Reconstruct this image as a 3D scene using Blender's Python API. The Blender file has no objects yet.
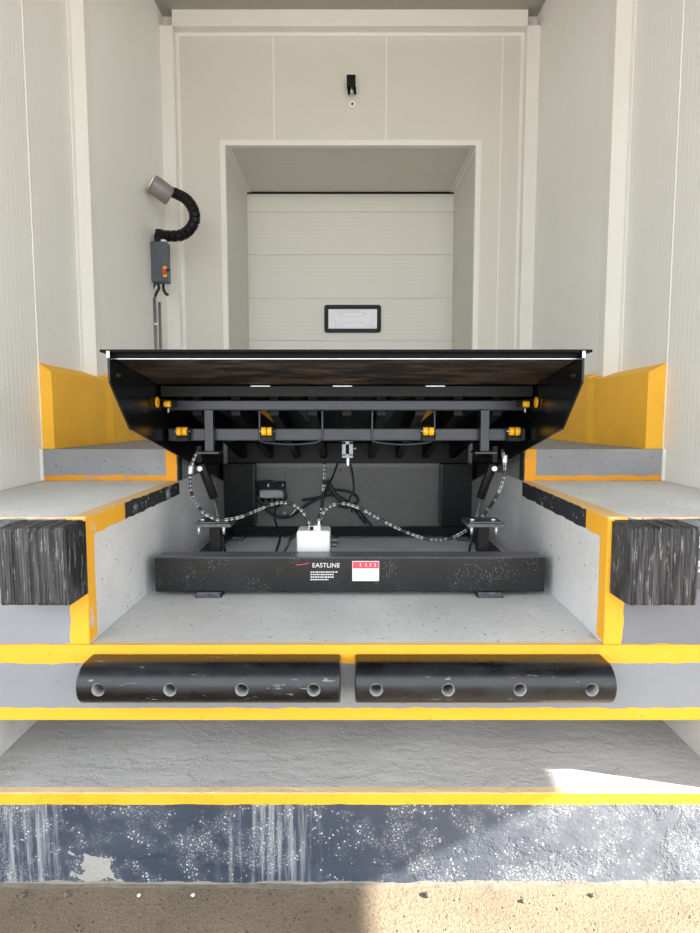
import bpy, bmesh, math, random
from mathutils import Vector, Matrix
random.seed(7)
S = bpy.context.scene
C = S.collection
PI = math.pi
EYE = 1.8
CX = -0.011            # the pit sits a centimetre left of the building axis

# ------------------------------------------------------------------ materials
class NT:
    def __init__(self, name):
        self.m = bpy.data.materials.new(name); self.m.use_nodes = True
        self.t = self.m.node_tree; self.b = self.t.nodes['Principled BSDF']
        self.geo = None
    def n(self, typ, **kw):
        nd = self.t.nodes.new(typ)
        for k, v in kw.items(): setattr(nd, k, v)
        return nd
    def l(self, a, b): self.t.links.new(a, b)
    def put(self, sock, v):
        if isinstance(v, bpy.types.NodeSocket): self.l(v, sock)
        else: sock.default_value = v
    def pos(self):
        if self.geo is None: self.geo = self.n('ShaderNodeNewGeometry')
        return self.geo.outputs['Position']
    def math(self, op, a, b=0.0, clamp=False):
        nd = self.n('ShaderNodeMath', operation=op, use_clamp=clamp)
        self.put(nd.inputs[0], a); self.put(nd.inputs[1], b); return nd.outputs[0]
    def vm(self, op, a, b):
        nd = self.n('ShaderNodeVectorMath', operation=op)
        self.put(nd.inputs[0], a); self.put(nd.inputs[1], b); return nd.outputs[0]
    def noise(self, scale, detail=4, rough=.55, vec=None, stretch=None):
        nd = self.n('ShaderNodeTexNoise'); nd.inputs['Scale'].default_value = scale
        nd.inputs['Detail'].default_value = detail; nd.inputs['Roughness'].default_value = rough
        v = vec if vec is not None else self.pos()
        if stretch: v = self.vm('MULTIPLY', v, stretch)
        self.l(v, nd.inputs['Vector']); return nd.outputs['Fac']
    def ramp(self, fac, lo, hi):
        nd = self.n('ShaderNodeMapRange'); nd.clamp = True
        self.put(nd.inputs[0], fac); nd.inputs[1].default_value = lo; nd.inputs[2].default_value = hi
        return nd.outputs[0]
    def mix(self, fac, a, b):
        nd = self.n('ShaderNodeMix', data_type='RGBA')
        self.put(nd.inputs[0], fac)
        for s, v in ((nd.inputs[6], a), (nd.inputs[7], b)):
            if isinstance(v, tuple): v = (v[0], v[1], v[2], 1)
            self.put(s, v)
        return nd.outputs[2]
    def sep(self, v=None):
        nd = self.n('ShaderNodeSeparateXYZ'); self.l(v if v is not None else self.pos(), nd.inputs[0]); return nd.outputs
    def bump(self, h, strength=.3, dist=.01):
        nd = self.n('ShaderNodeBump'); nd.inputs['Strength'].default_value = strength
        nd.inputs['Distance'].default_value = dist; self.l(h, nd.inputs['Height'])
        self.l(nd.outputs[0], self.b.inputs['Normal'])
    def col(self, c):
        self.put(self.b.inputs['Base Color'], (c[0], c[1], c[2], 1) if isinstance(c, tuple) else c)
    def rough(self, r, metal=0.0, spec=None):
        self.put(self.b.inputs['Roughness'], r); self.b.inputs['Metallic'].default_value = metal
        if spec is not None: self.b.inputs['Specular IOR Level'].default_value = spec

def simple(name, col, rough=.5, metal=0, var=.12, nscale=20, bump=0, spec=None):
    t = NT(name)
    f = t.noise(nscale)
    t.col(t.mix(t.ramp(f, .3, .7), tuple(c*(1-var) for c in col), tuple(min(1, c*(1+var)) for c in col)))
    t.rough(rough, metal, spec)
    if bump: t.bump(t.noise(nscale*4), bump, .004)
    return t.m

def panel_mat(name, col, axis, period=.045, strength=.25, tint=.07):
    """coated sandwich panel with fine parallel micro ribs"""
    t = NT(name)
    c = t.sep()[axis]
    w = t.math('SINE', t.math('MULTIPLY', c, 2*PI/period))
    w2 = t.math('POWER', t.math('ADD', t.math('MULTIPLY', w, .5), .5), 6)
    f = t.noise(1.1, 3)
    base = t.mix(t.ramp(f, .3, .7), tuple(x*.965 for x in col), col)
    t.col(t.mix(t.math('MULTIPLY', w2, tint), base, tuple(x*.6 for x in col)))
    t.rough(.42, 0, .35); t.bump(w2, strength, .003)
    return t.m

def box_group():
    g = bpy.data.node_groups.new('inside_box', 'ShaderNodeTree')
    g.interface.new_socket('P', in_out='INPUT', socket_type='NodeSocketVector')
    g.interface.new_socket('C', in_out='INPUT', socket_type='NodeSocketVector')
    g.interface.new_socket('H', in_out='INPUT', socket_type='NodeSocketVector')
    g.interface.new_socket('F', in_out='OUTPUT', socket_type='NodeSocketFloat')
    i = g.nodes.new('NodeGroupInput'); o = g.nodes.new('NodeGroupOutput')
    def v(op, a, b=None):
        n = g.nodes.new('ShaderNodeVectorMath'); n.operation = op
        g.links.new(a, n.inputs[0])
        if b is not None: g.links.new(b, n.inputs[1])
        return n.outputs[0]
    d = v('SUBTRACT', v('ABSOLUTE', v('SUBTRACT', i.outputs[0], i.outputs[1])), i.outputs[2])
    s = g.nodes.new('ShaderNodeSeparateXYZ'); g.links.new(d, s.inputs[0])
    m1 = g.nodes.new('ShaderNodeMath'); m1.operation = 'MAXIMUM'
    g.links.new(s.outputs[0], m1.inputs[0]); g.links.new(s.outputs[1], m1.inputs[1])
    m2 = g.nodes.new('ShaderNodeMath'); m2.operation = 'MAXIMUM'
    g.links.new(m1.outputs[0], m2.inputs[0]); g.links.new(s.outputs[2], m2.inputs[1])
    r = g.nodes.new('ShaderNodeMapRange'); r.inputs[1].default_value = .0015; r.inputs[2].default_value = -.0015
    g.links.new(m2.outputs[0], r.inputs[0]); g.links.new(r.outputs[0], o.inputs[0])
    return g
BG = box_group()
YEL = (.92, .46, .035); YEL_TOP = (.86, .50, .16); BLK = (.03, .033, .038)
CONC = (.70, .70, .69)
D = 2.085
ZSLOT, ZLINT, ZPIT, ZPLAT, ZFLOOR = .375, .663, .954, 1.434, 1.615
PL, PR, PRB = -.965, .940, .975
YR = 3.26; YB = 4.15

def dock_mat(name, base=CONC, boxes=(), kind=''):
    """cast concrete with hand-painted safety stripes where the dock is painted"""
    t = NT(name)
    P = t.pos()
    n1 = t.noise(2.2, 6, .6); n2 = t.noise(38, 5, .65); n3 = t.noise(9, 5, .6)
    c = t.mix(t.ramp(n1, .32, .68), tuple(x*.86 for x in base), tuple(min(1, x*1.08) for x in base))
    c = t.mix(t.ramp(n2, .56, .72), c, tuple(x*.78 for x in base))
    # small air holes of cast concrete
    vor = t.n('ShaderNodeTexVoronoi'); vor.inputs['Scale'].default_value = 24; t.l(P, vor.inputs['Vector'])
    pit = t.math('MULTIPLY', t.ramp(vor.outputs['Distance'], .16, .10), t.ramp(n3, .50, .56))
    c = t.mix(t.math('MULTIPLY', pit, .75), c, (.12, .12, .12))
    # hand-painted edge wobble
    wob = t.n('ShaderNodeTexNoise'); wob.inputs['Scale'].default_value = 11; wob.inputs['Detail'].default_value = 5
    t.l(P, wob.inputs['Vector'])
    off = t.vm('MULTIPLY', t.vm('SUBTRACT', wob.outputs['Color'], (.5, .5, .5)), (.022, .022, .022))
    PW = t.vm('ADD', P, off)
    for lo, hi, colr, wear in boxes:
        gd = t.n('ShaderNodeGroup'); gd.node_tree = BG
        t.l(PW, gd.inputs[0])
        gd.inputs[1].default_value = tuple((a+b)/2 for a, b in zip(lo, hi))
        gd.inputs[2].default_value = tuple(abs(b-a)/2 for a, b in zip(lo, hi))
        f = gd.outputs[0]
        if wear: f = t.math('MULTIPLY', f, t.ramp(n2, .80-wear*.3, .72-wear*.3))
        n4 = t.ramp(n1, .3, .7)
        c = t.mix(f, c, t.mix(n4, tuple(x*.9 for x in colr), colr))
    t.col(c); t.rough(.72, 0, .3)
    h = t.math('ADD', t.math('MULTIPLY', n3, .6), t.math('MULTIPLY', n2, .4))
    h = t.math('SUBTRACT', h, pit)
    t.bump(h, .45, .012)
    return t.m

def yb(lo, hi, col=YEL, wear=0.0): return (lo, hi, col, wear)
GREYP = (.28, .295, .325)

M = {}
M['ledge'] = None
def lower_face_mat():
    t = NT('lower_step_painted_concrete')
    P = t.pos(); X, Y, Z = t.sep()
    n1 = t.noise(2.2, 6, .6); n2 = t.noise(30, 6, .65)
    slab = t.mix(t.ramp(n1, .3, .7), (.42, .415, .41), (.53, .525, .515))
    slab = t.mix(t.ramp(n2, .6, .75), slab, (.40, .395, .385))
    # dark blue-grey paint on the upright face
    paint = t.mix(t.ramp(n1, .3, .7), (.034, .044, .068), (.060, .072, .10))
    # vertical lime runs
    st = t.noise(34, 4, .7, stretch=(1, 1, .05)); xb = t.math('ADD', X, t.math('MULTIPLY', t.noise(5, 2, .5, stretch=(1, 0, 0)), .15))
    b1 = t.ramp(t.math('ABSOLUTE', t.math('ADD', xb, 1.22)), .24, .14); b2 = t.ramp(t.math('ABSOLUTE', t.math('ADD', xb, .22)), .22, .06)
    runs = t.math('MULTIPLY', t.ramp(st, .48, .64), t.math('MAXIMUM', b1, b2))
    paint = t.mix(t.math('MULTIPLY', runs, .42), paint, (.62, .63, .64))
    # splashed specks
    v = t.n('ShaderNodeTexVoronoi'); v.inputs['Scale'].default_value = 64; t.l(t.vm('ADD', P, t.vm('MULTIPLY', t.pos(), (0, 0, 0))), v.inputs['Vector'])
    v.inputs['Randomness'].default_value = 1
    sp = t.math('MULTIPLY', t.ramp(v.outputs['Distance'], .27, .16), t.ramp(t.noise(14, 3), .47, .62))
    v2 = t.n('ShaderNodeTexVoronoi'); v2.inputs['Scale'].default_value = 120; t.l(P, v2.inputs['Vector'])
    sp2 = t.math('MULTIPLY', t.ramp(v2.outputs['Distance'], .34, .2), t.ramp(t.noise(7, 3), .48, .6))
    sp = t.math('MAXIMUM', sp, t.math('MULTIPLY', sp2, .55))
    paint = t.mix(sp, paint, (.66, .66, .66))
    # paler scuffed haze; its ramp to the right paints in sunlit brightness
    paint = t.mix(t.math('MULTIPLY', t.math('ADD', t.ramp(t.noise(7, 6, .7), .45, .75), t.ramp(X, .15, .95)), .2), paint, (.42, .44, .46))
    # bare mortar splash at lower left and along the foot
    gd = t.n('ShaderNodeGroup'); gd.node_tree = BG
    wob = t.n('ShaderNodeTexNoise'); wob.inputs['Scale'].default_value = 13; wob.inputs['Detail'].default_value = 4
    t.l(P, wob.inputs['Vector'])
    PW = t.vm('ADD', P, t.vm('MULTIPLY', t.vm('SUBTRACT', wob.outputs['Color'], (.5, .5, .5)), (.30, .0, .20)))
    t.l(PW, gd.inputs[0]); gd.inputs[1].default_value = (-.97, D, .06); gd.inputs[2].default_value = (.065, .1, .055)
    paint = t.mix(gd.outputs[0], paint, (.36, .345, .32))
    foot = t.math('LESS_THAN', t.math('ADD', Z, t.math('MULTIPLY', t.noise(6, 4), -.045)), -.008)
    paint = t.mix(foot, paint, (.27, .245, .21))
    face = t.math('MULTIPLY', t.math('LESS_THAN', Y, D+.002), t.math('LESS_THAN', Z, ZSLOT-.002))
    c = t.mix(face, slab, paint)
    wobz = t.math('MULTIPLY', t.math('SUBTRACT', t.noise(9, 4), .5), .012)
    zz = t.math('ADD', Z, wobz)
    c = t.mix(t.math('MULTIPLY', face, t.math('GREATER_THAN', zz, ZSLOT-.046)), c, t.mix(t.ramp(n1, .3, .7), (.84, .40, .018), YEL))
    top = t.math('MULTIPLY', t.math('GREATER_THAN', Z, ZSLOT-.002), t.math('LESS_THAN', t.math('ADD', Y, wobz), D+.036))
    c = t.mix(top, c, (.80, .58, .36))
    t.col(c); t.rough(.7, 0, .3)
    # trowel ridges on the slab
    rid = t.noise(7, 7, .6, stretch=(.8, 2.2, 1))
    wv = t.ramp(t.noise(4.5, 6, .7), .47, .53)
    t.bump(t.math('ADD', t.math('ADD', rid, t.math('MULTIPLY', wv, .3)), t.math('MULTIPLY', n2, .3)), .5, .018)
    return t.m

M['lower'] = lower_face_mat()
e = .02
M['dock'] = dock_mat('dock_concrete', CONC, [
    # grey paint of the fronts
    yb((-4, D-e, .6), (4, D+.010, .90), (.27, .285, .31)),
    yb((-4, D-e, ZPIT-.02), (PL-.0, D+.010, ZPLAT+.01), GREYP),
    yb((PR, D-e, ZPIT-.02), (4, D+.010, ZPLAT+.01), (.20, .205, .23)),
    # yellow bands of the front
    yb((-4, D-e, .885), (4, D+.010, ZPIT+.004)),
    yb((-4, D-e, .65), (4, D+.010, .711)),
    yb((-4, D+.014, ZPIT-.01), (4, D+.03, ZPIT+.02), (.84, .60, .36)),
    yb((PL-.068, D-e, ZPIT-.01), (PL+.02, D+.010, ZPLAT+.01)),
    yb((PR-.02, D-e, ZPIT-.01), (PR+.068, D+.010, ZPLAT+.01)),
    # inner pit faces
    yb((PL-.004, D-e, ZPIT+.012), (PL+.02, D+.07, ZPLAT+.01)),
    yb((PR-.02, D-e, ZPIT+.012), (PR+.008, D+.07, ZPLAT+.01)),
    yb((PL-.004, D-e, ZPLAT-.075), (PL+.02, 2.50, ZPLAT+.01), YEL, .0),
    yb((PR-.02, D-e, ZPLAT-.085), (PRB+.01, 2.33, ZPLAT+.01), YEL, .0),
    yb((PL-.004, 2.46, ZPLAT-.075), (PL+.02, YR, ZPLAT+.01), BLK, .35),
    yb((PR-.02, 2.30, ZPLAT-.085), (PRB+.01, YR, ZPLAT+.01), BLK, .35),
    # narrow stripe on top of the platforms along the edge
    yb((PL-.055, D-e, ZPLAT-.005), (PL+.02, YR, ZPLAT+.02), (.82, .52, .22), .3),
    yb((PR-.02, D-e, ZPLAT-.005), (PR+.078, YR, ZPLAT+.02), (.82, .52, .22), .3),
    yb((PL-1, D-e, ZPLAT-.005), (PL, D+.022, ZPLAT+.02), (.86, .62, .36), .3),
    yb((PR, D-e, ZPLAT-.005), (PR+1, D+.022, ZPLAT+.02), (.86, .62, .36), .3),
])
M['step'] = dock_mat('step_concrete', (.31, .31, .315), [
    yb((-4, YR-.02, ZPLAT-.02), (4, YR+.004, ZPLAT+.032), (.85, .36, .03)),
    yb((PL-.075, YR-.02, ZPLAT), (PL+.02, YR+.004, ZFLOOR+.01), (.88, .38, .025)),
    yb((PR-.02, YR-.02, ZPLAT), (PRB+.075, YR+.004, ZFLOOR+.01), (.88, .38, .025)),
    yb((PL-.01, YR-.02, ZPLAT-.06), (PL+.02, YR+.06, ZFLOOR+.01), BLK),
    yb((PR-.02, YR-.02, ZPLAT-.06), (PRB+.01, YR+.06, ZFLOOR+.01), BLK),
])
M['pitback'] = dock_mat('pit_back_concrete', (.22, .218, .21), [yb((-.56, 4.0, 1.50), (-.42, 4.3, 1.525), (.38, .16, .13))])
M['guard'] = simple('yellow_painted_concrete', (.95, .50, .035), .6, 0, .06, 5, .15)
M['wall_y'] = panel_mat('white_wall_panel_side_lit', (.90, .895, .85), 1)  # colour lifted to paint in the stronger light on the side walls
M['wall_x'] = panel_mat('white_wall_panel_back_shaded', (.72, .70, .625), 0, .06, .02, .012)  # same panel as the sides, colour darkened to paint in the recess shade
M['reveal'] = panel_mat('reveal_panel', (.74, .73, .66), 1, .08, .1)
M['doorp'] = panel_mat('overhead_door_panel', (.84, .83, .755), 2, .045, .3)
M['trim'] = simple('coated_white_trim', (.85, .84, .78), .35, 0, .02, 3)
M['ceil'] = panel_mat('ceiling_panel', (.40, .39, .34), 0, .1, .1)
M['canopy'] = simple('canopy_sheet', (.12, .12, .11), .5, .0, .05)
M['black'] = simple('black_gloss_paint', (.006, .0065, .007), .22, 0, .3, 14, .08, .35)
M['blackm'] = simple('black_satin_paint', (.004, .0043, .0046), .42, 0, .35, 22, .2, .25)
M['beam'] = simple('blue_black_painted_tube', (.016, .022, .031), .28, 0, .25, 16, .05)
M['steel'] = simple('bare_bright_steel', (.62, .63, .64), .28, .9, .1, 40)
M['chrome'] = simple('zinc_plated_steel', (.75, .76, .78), .3, .7, .1, 60)
M['dsteel'] = simple('weathered_dark_steel', (.10, .11, .12), .38, .5, .4, 50, .3)
M['yplastic'] = simple('yellow_nylon', (.95, .48, .01), .35, 0, .05)
M['rubberhose'] = simple('black_rubber_hose', (.015, .016, .017), .45, 0, .2)
M['print'] = simple('white_hose_print', (.45, .46, .45), .6, 0, .1)
M['whitebox'] = simple('white_plastic_housing', (.86, .86, .85), .35, 0, .04, 30)
M['grey'] = simple('blue_grey_plastic', (.085, .10, .12), .4, 0, .1)
M['lampgrey'] = simple('grey_aluminium_lamp', (.27, .25, .25), .45, .2, .08)
M['red'] = simple('red_plastic', (.6, .03, .03), .4)
M['redlab'] = simple('red_label_ink', (.75, .07, .10), .5, 0, .05)
M['paper'] = simple('white_label', (.80, .80, .80), .5, 0, .02)
M['pane'] = simple('milky_acrylic_pane', (.88, .88, .90), .15, 0, .03, 6)
M['paneline'] = simple('acrylic_ridge', (.62, .63, .66), .2, 0, .03, 6)
M['blackpl'] = simple('black_plastic', (.006, .006, .0065), .45, 0, .1, 20, 0, .25)
M['lens'] = simple('clear_white_lens', (.9, .9, .88), .1, 0, .02)
M['greybox'] = simple('grey_junction_plastic', (.42, .43, .43), .5, 0, .06)
M['swgrey'] = simple('grey_painted_switch', (.22, .24, .27), .35, .3, .1, 40)
M['lipblack'] = simple('dull_black_plate', (.004, .004, .0045), .5, 0, .2, 20, 0, .1)
M['sleeve'] = simple('dull_steel_sleeve', (.30, .30, .30), .5, .3, .2, 60)
M['pipe'] = simple('galvanised_pipe', (.30, .31, .32), .35, .5, .15, 40)
M['stone'] = simple('grey_pebble', (.13, .11, .09), .85, 0, .3, 60, .5)
M['stonew'] = simple('white_pebble', (.75, .74, .70), .8, 0, .15, 60, .4)
M['bolt'] = simple('galvanised_bolt', (.62, .63, .63), .35, .55, .1, 60)

def lip_under():
    t = NT('rusty_black_underside')
    n = t.noise(6, 8, .7, stretch=(.7, 2.2, 1)); n2 = t.noise(40, 5)
    c = t.mix(t.ramp(n, .46, .66), (.006, .006, .006), (.15, .105, .08))
    c = t.mix(t.ramp(n2, .5, .7), c, (.03, .026, .022))
    t.col(c); t.rough(.5); t.bump(n2, .3, .004); return t.m
M['rust'] = lip_under()

def beam_front():
    t = NT('scuffed_black_beam_paint')
    n2 = t.noise(60, 5); X, Y, Z = t.sep()
    v = t.n('ShaderNodeTexVoronoi'); v.inputs['Scale'].default_value = 95; t.l(t.pos(), v.inputs['Vector'])
    low = t.math('MULTIPLY', t.ramp(v.outputs['Distance'], .28, .14), t.ramp(t.noise(6, 4, .6), .50, .62))
    c = t.mix(t.ramp(t.noise(5, 5), .35, .7), (.004, .0045, .005), (.011, .012, .014))
    c = t.mix(t.math('MULTIPLY', low, .45), c, (.5, .5, .5))
    nz = t.sep(t.geo.outputs['Normal'])[2]
    c = t.mix(t.ramp(nz, .6, .9), c, (.13, .14, .16))      # settled dust on the upper side
    t.col(c); t.rough(.33); t.bump(n2, .12, .003); return t.m
M['beamfront'] = beam_front()

def rubber():
    t = NT('worn_laminated_rubber')
    s = t.noise(75, 6, .75, stretch=(1, .08, .035)); s2 = t.noise(110, 5, .7, stretch=(1, .5, .12))
    c = t.mix(t.ramp(s, .42, .66), (.014, .014, .016), (.10, .102, .108))
    c = t.mix(t.math('MULTIPLY', t.ramp(s2, .58, .68), .7), c, (.36, .36, .37))
    t.col(c); t.rough(.6, 0, .35); t.bump(t.math('ADD', s, s2), .6, .006); return t.m
M['rubber'] = rubber()

def fender():
    t = NT('moulded_black_rubber')
    n = t.noise(5, 6, .7, stretch=(1, 2, 2)); n2 = t.noise(34, 5, .7)
    sc = t.noise(26, 3, .8, stretch=(.35, 1, 1.6))
    c = t.mix(t.ramp(n, .45, .7), (.005, .006, .008), (.020, .024, .032))
    c = t.mix(t.math('MULTIPLY', t.ramp(sc, .64, .70), .55), c, (.32, .34, .36))
    t.col(c); t.rough(t.math('ADD', t.math('MULTIPLY', n, .35), .12), 0, .5); t.bump(n2, .2, .003); return t.m
M['fender'] = fender()

def ground():
    t = NT('sandy_asphalt')
    n = t.noise(3, 6, .6); n2 = t.noise(70, 6, .7); n3 = t.noise(200, 3)
    c = t.mix(t.ramp(n, .3, .7), (.215, .17, .12), (.30, .24, .17))
    c = t.mix(t.ramp(n2, .52, .68), c, (.15, .12, .09))
    c = t.mix(t.ramp(t.noise(16, 4, .6), .58, .7), c, (.19, .15, .115))
    v = t.n('ShaderNodeTexVoronoi'); v.inputs['Scale'].default_value = 40; t.l(t.pos(), v.inputs['Vector'])
    pit = t.math('MULTIPLY', t.ramp(v.outputs['Distance'], .22, .12), t.ramp(t.noise(11, 3), .5, .56))
    c = t.mix(t.math('MULTIPLY', pit, .8), c, (.09, .075, .06))
    t.col(c); t.rough(.9, 0, .2)
    t.bump(t.math('SUBTRACT', t.math('ADD', n2, t.math('MULTIPLY', n3, .4)), pit), .7, .02); return t.m
M['ground'] = ground()

# ------------------------------------------------------------------ geometry helpers
class MB:
    def __init__(self): self.bm = bmesh.new()
    def box(self, x0, x1, y0, y1, z0, z1, bev=0, mi=0, seg=2):
        b = bmesh.new()
        r = bmesh.ops.create_cube(b, size=1)
        for v in b.verts:
            v.co = Vector(((x0+x1)/2+v.co.x*(x1-x0), (y0+y1)/2+v.co.y*(y1-y0), (z0+z1)/2+v.co.z*(z1-z0)))
        if bev: bmesh.ops.bevel(b, geom=b.edges[:], offset=bev, segments=seg, profile=.5, affect='EDGES')
        self._merge(b, mi); return self
    def _merge(self, b, mi=0, mat=None, smooth=False):
        bmesh.ops.recalc_face_normals(b, faces=b.faces[:])
        for f in b.faces: f.material_index = mi if mi is not None else f.material_index; f.smooth = smooth
        if mat: bmesh.ops.transform(b, matrix=mat, verts=b.verts[:])
        me = bpy.data.meshes.new('t'); b.to_mesh(me); b.free(); self.bm.from_mesh(me); bpy.data.meshes.remove(me)
    def cyl(self, p0, p1, r, seg=20, bev=0, mi=0, r2=None):
        p0, p1 = Vector(p0), Vector(p1); d = p1-p0; b = bmesh.new()
        bmesh.ops.create_cone(b, cap_ends=True, segments=seg, radius1=r, radius2=r if r2 is None else r2, depth=d.length)
        if bev:
            es = [e for e in b.edges if len(e.link_faces) == 2 and any(len(f.verts) > 4 for f in e.link_faces)]
            bmesh.ops.bevel(b, geom=es, offset=bev, segments=2, profile=.5, affect='EDGES')
        q = Vector((0, 0, 1)).rotation_difference(d.normalized())
        m = Matrix.Translation((p0+p1)/2) @ q.to_matrix().to_4x4()
        bmesh.ops.recalc_face_normals(b, faces=b.faces[:])
        for f in b.faces: f.material_index = mi; f.smooth = len(f.verts) <= 4
        bmesh.ops.transform(b, matrix=m, verts=b.verts[:])
        me = bpy.data.meshes.new('t'); b.to_mesh(me); b.free(); self.bm.from_mesh(me); bpy.data.meshes.remove(me)
        return self
    def sphere(self, c, r, sc=(1, 1, 1), mi=0, u=14, v=8):
        b = bmesh.new(); bmesh.ops.create_uvsphere(b, u_segments=u, v_segments=v, radius=r)
        self._merge(b, mi, Matrix.Translation(c) @ Matrix.Diagonal((sc[0], sc[1], sc[2], 1)), True); return self
    def prism(self, poly, axis, a, b_, mi=0, bev=0):
        """poly in the two remaining axes, extruded along axis from a to b_"""
        b = bmesh.new()
        def mk(p, t):
            if axis == 'x': return (t, p[0], p[1])
            if axis == 'y': return (p[0], t, p[1])
            return (p[0], p[1], t)
        v0 = [b.verts.new(mk(p, a)) for p in poly]; v1 = [b.verts.new(mk(p, b_)) for p in poly]
        b.faces.new(v0); b.faces.new(v1)
        n = len(poly)
        for i in range(n): b.faces.new((v0[i], v0[(i+1) % n], v1[(i+1) % n], v1[i]))
        if bev: bmesh.ops.bevel(b, geom=b.edges[:], offset=bev, segments=2, profile=.5, affect='EDGES')
        self._merge(b, mi); return self
    def tube(self, pts, r, seg=10, smooth=True, dash=None, closed=False):
        P = catmull(pts) if smooth else [Vector(p) for p in pts]
        b = bmesh.new(); rings = []; up = Vector((0, 0, 1)); L = 0
        frame = None
        for i, p in enumerate(P):
            tdir = (P[min(i+1, len(P)-1)]-P[max(i-1, 0)]).normalized()
            if frame is None:
                ref = Vector((0, 1, 0)) if abs(tdir.y) < .9 else Vector((1, 0, 0))
                frame = (ref - tdir*ref.dot(tdir)).normalized()
            else: frame = (frame - tdir*frame.dot(tdir)).normalized()
            bn = tdir.cross(frame)
            rings.append([b.verts.new(p + r*(math.cos(2*PI*k/seg)*frame+math.sin(2*PI*k/seg)*bn)) for k in range(seg)])
        for i in range(len(rings)-1):
            L += (P[i+1]-P[i]).length
            for k in range(seg):
                f = b.faces.new((rings[i][k], rings[i][(k+1) % seg], rings[i+1][(k+1) % seg], rings[i+1][k]))
                c = f.calc_center_median()-P[i]
                if dash and (L % dash) < dash*.6 and int(L/dash) % 5 and c.y < -r*.3 and abs(c.z) < r*.9 and (k % 3): f.material_index = 1
        b.faces.new(rings[0]); b.faces.new(rings[-1])
        self._merge(b, None, None, True); return self
    def build(self, name, mat, parent=None, kind=None):
        me = bpy.data.meshes.new(name); self.bm.to_mesh(me); self.bm.free()
        for m in (mat if isinstance(mat, (list, tuple)) else [mat]): me.materials.append(m)
        o = bpy.data.objects.new(name, me); C.objects.link(o)
        if parent is not None:
            o.parent = parent
            base = parent
            tot = Vector((0, 0, 0))
            while base is not None: tot += base.location; base = base.parent
            # meshes are written in world coordinates; cancel the offset of the thing's origin
            if parent.type == 'EMPTY': o.location = -tot
        if kind: o['kind'] = kind
        return o

def catmull(pts, n=16):
    P = [Vector(p) for p in pts]; P = [P[0]*2-P[1]]+P+[P[-1]*2-P[-2]]; out = []
    for i in range(1, len(P)-2):
        a, b, c, d = P[i-1:i+3]
        for k in range(n):
            t = k/n
            out.append(.5*((2*b)+(-a+c)*t+(2*a-5*b+4*c-d)*t*t+(-a+3*b-3*c+d)*t**3))
    out.append(P[-2]); return out

def tag(o, label, cat, group=None):
    o['label'] = label; o['category'] = cat
    if group: o['group'] = group
    return o
def thing(name, loc, label, cat, group=None):
    o = bpy.data.objects.new(name, None); C.objects.link(o); o.location = loc; o.empty_display_size = .1
    return tag(o, label, cat, group)
def struct(name, mb, mat): return mb.build(name, mat, None, 'structure')

# ------------------------------------------------------------------ the concrete dock
struct('floor', MB().box(-16, 20, -14, D+.3, -.2, 0), M['ground'])
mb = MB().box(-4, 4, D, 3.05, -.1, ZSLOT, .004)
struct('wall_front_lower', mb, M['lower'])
# mortar fillet along the foot
b = bmesh.new(); N = 110; ring = []
for i in range(N+1):
    x = -1.9+3.8*i/N
    w = .005+.009*abs(math.sin(i*.37)*math.sin(i*.11))+.006*random.random(); h = .001+.007*abs(math.sin(i*.23+1)*math.sin(i*.071+.5))+.004*random.random()
    ring.append([b.verts.new((x, D+.01, h+.004)), b.verts.new((x, D-w*.35, h*.9)), b.verts.new((x, D-w, h*.3)), b.verts.new((x, D-w-.012, -.01)), b.verts.new((x, D+.01, -.01))])
for i in range(N):
    for k in range(5): b.faces.new((ring[i][k], ring[i+1][k], ring[i+1][(k+1) % 5], ring[i][(k+1) % 5]))
b.faces.new(ring[0]); b.faces.new(ring[-1])
mb = MB(); mb._merge(b, 0)
M['mortar'] = simple('mortar', (.15, .128, .10), .85, 0, .2, 25, .5)
struct('trim_1', mb, M['mortar'])
J = 1.47
mb = MB().box(-4, -J, D, 3.05, ZSLOT, ZLINT).box(J, 4, D, 3.05, ZSLOT, ZLINT)
mb.box(-J, J, 3.0, 3.05, ZSLOT, ZLINT)
M['slotside'] = simple('slot_jamb_concrete', (.60, .58, .55), .75, 0, .1, 8, .3)
struct('wall_slot', mb, M['slotside'])
struct('wall_front_upper', MB().box(-4, 4, D, 4.6, ZLINT, ZPIT, .003), M['dock'])
struct('wall_dock_left', MB().box(-4, PL, D, 4.6, ZPIT, ZPLAT, .005), M['dock'])
struct('wall_dock_right', MB().prism([(PR, D), (4, D), (4, 4.6), (PRB, 4.6), (PRB, YR)], 'z', ZPIT, ZPLAT, bev=.005), M['dock'])
struct('floor_dock_left', MB().box(-4, PL, YR, 7.2, ZPLAT, ZFLOOR, .005), M['step'])
struct('floor_dock_right', MB().box(PRB, 4, YR, 7.2, ZPLAT, ZFLOOR, .005), M['step'])
struct('floor_dock_back', MB().box(PL, PRB, YB, 7.2, ZPLAT, ZFLOOR), M['step'])
struct('wall_pit_back', MB().box(PL, PRB, YB, 4.6, ZPIT, ZPLAT), M['pitback'])

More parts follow.
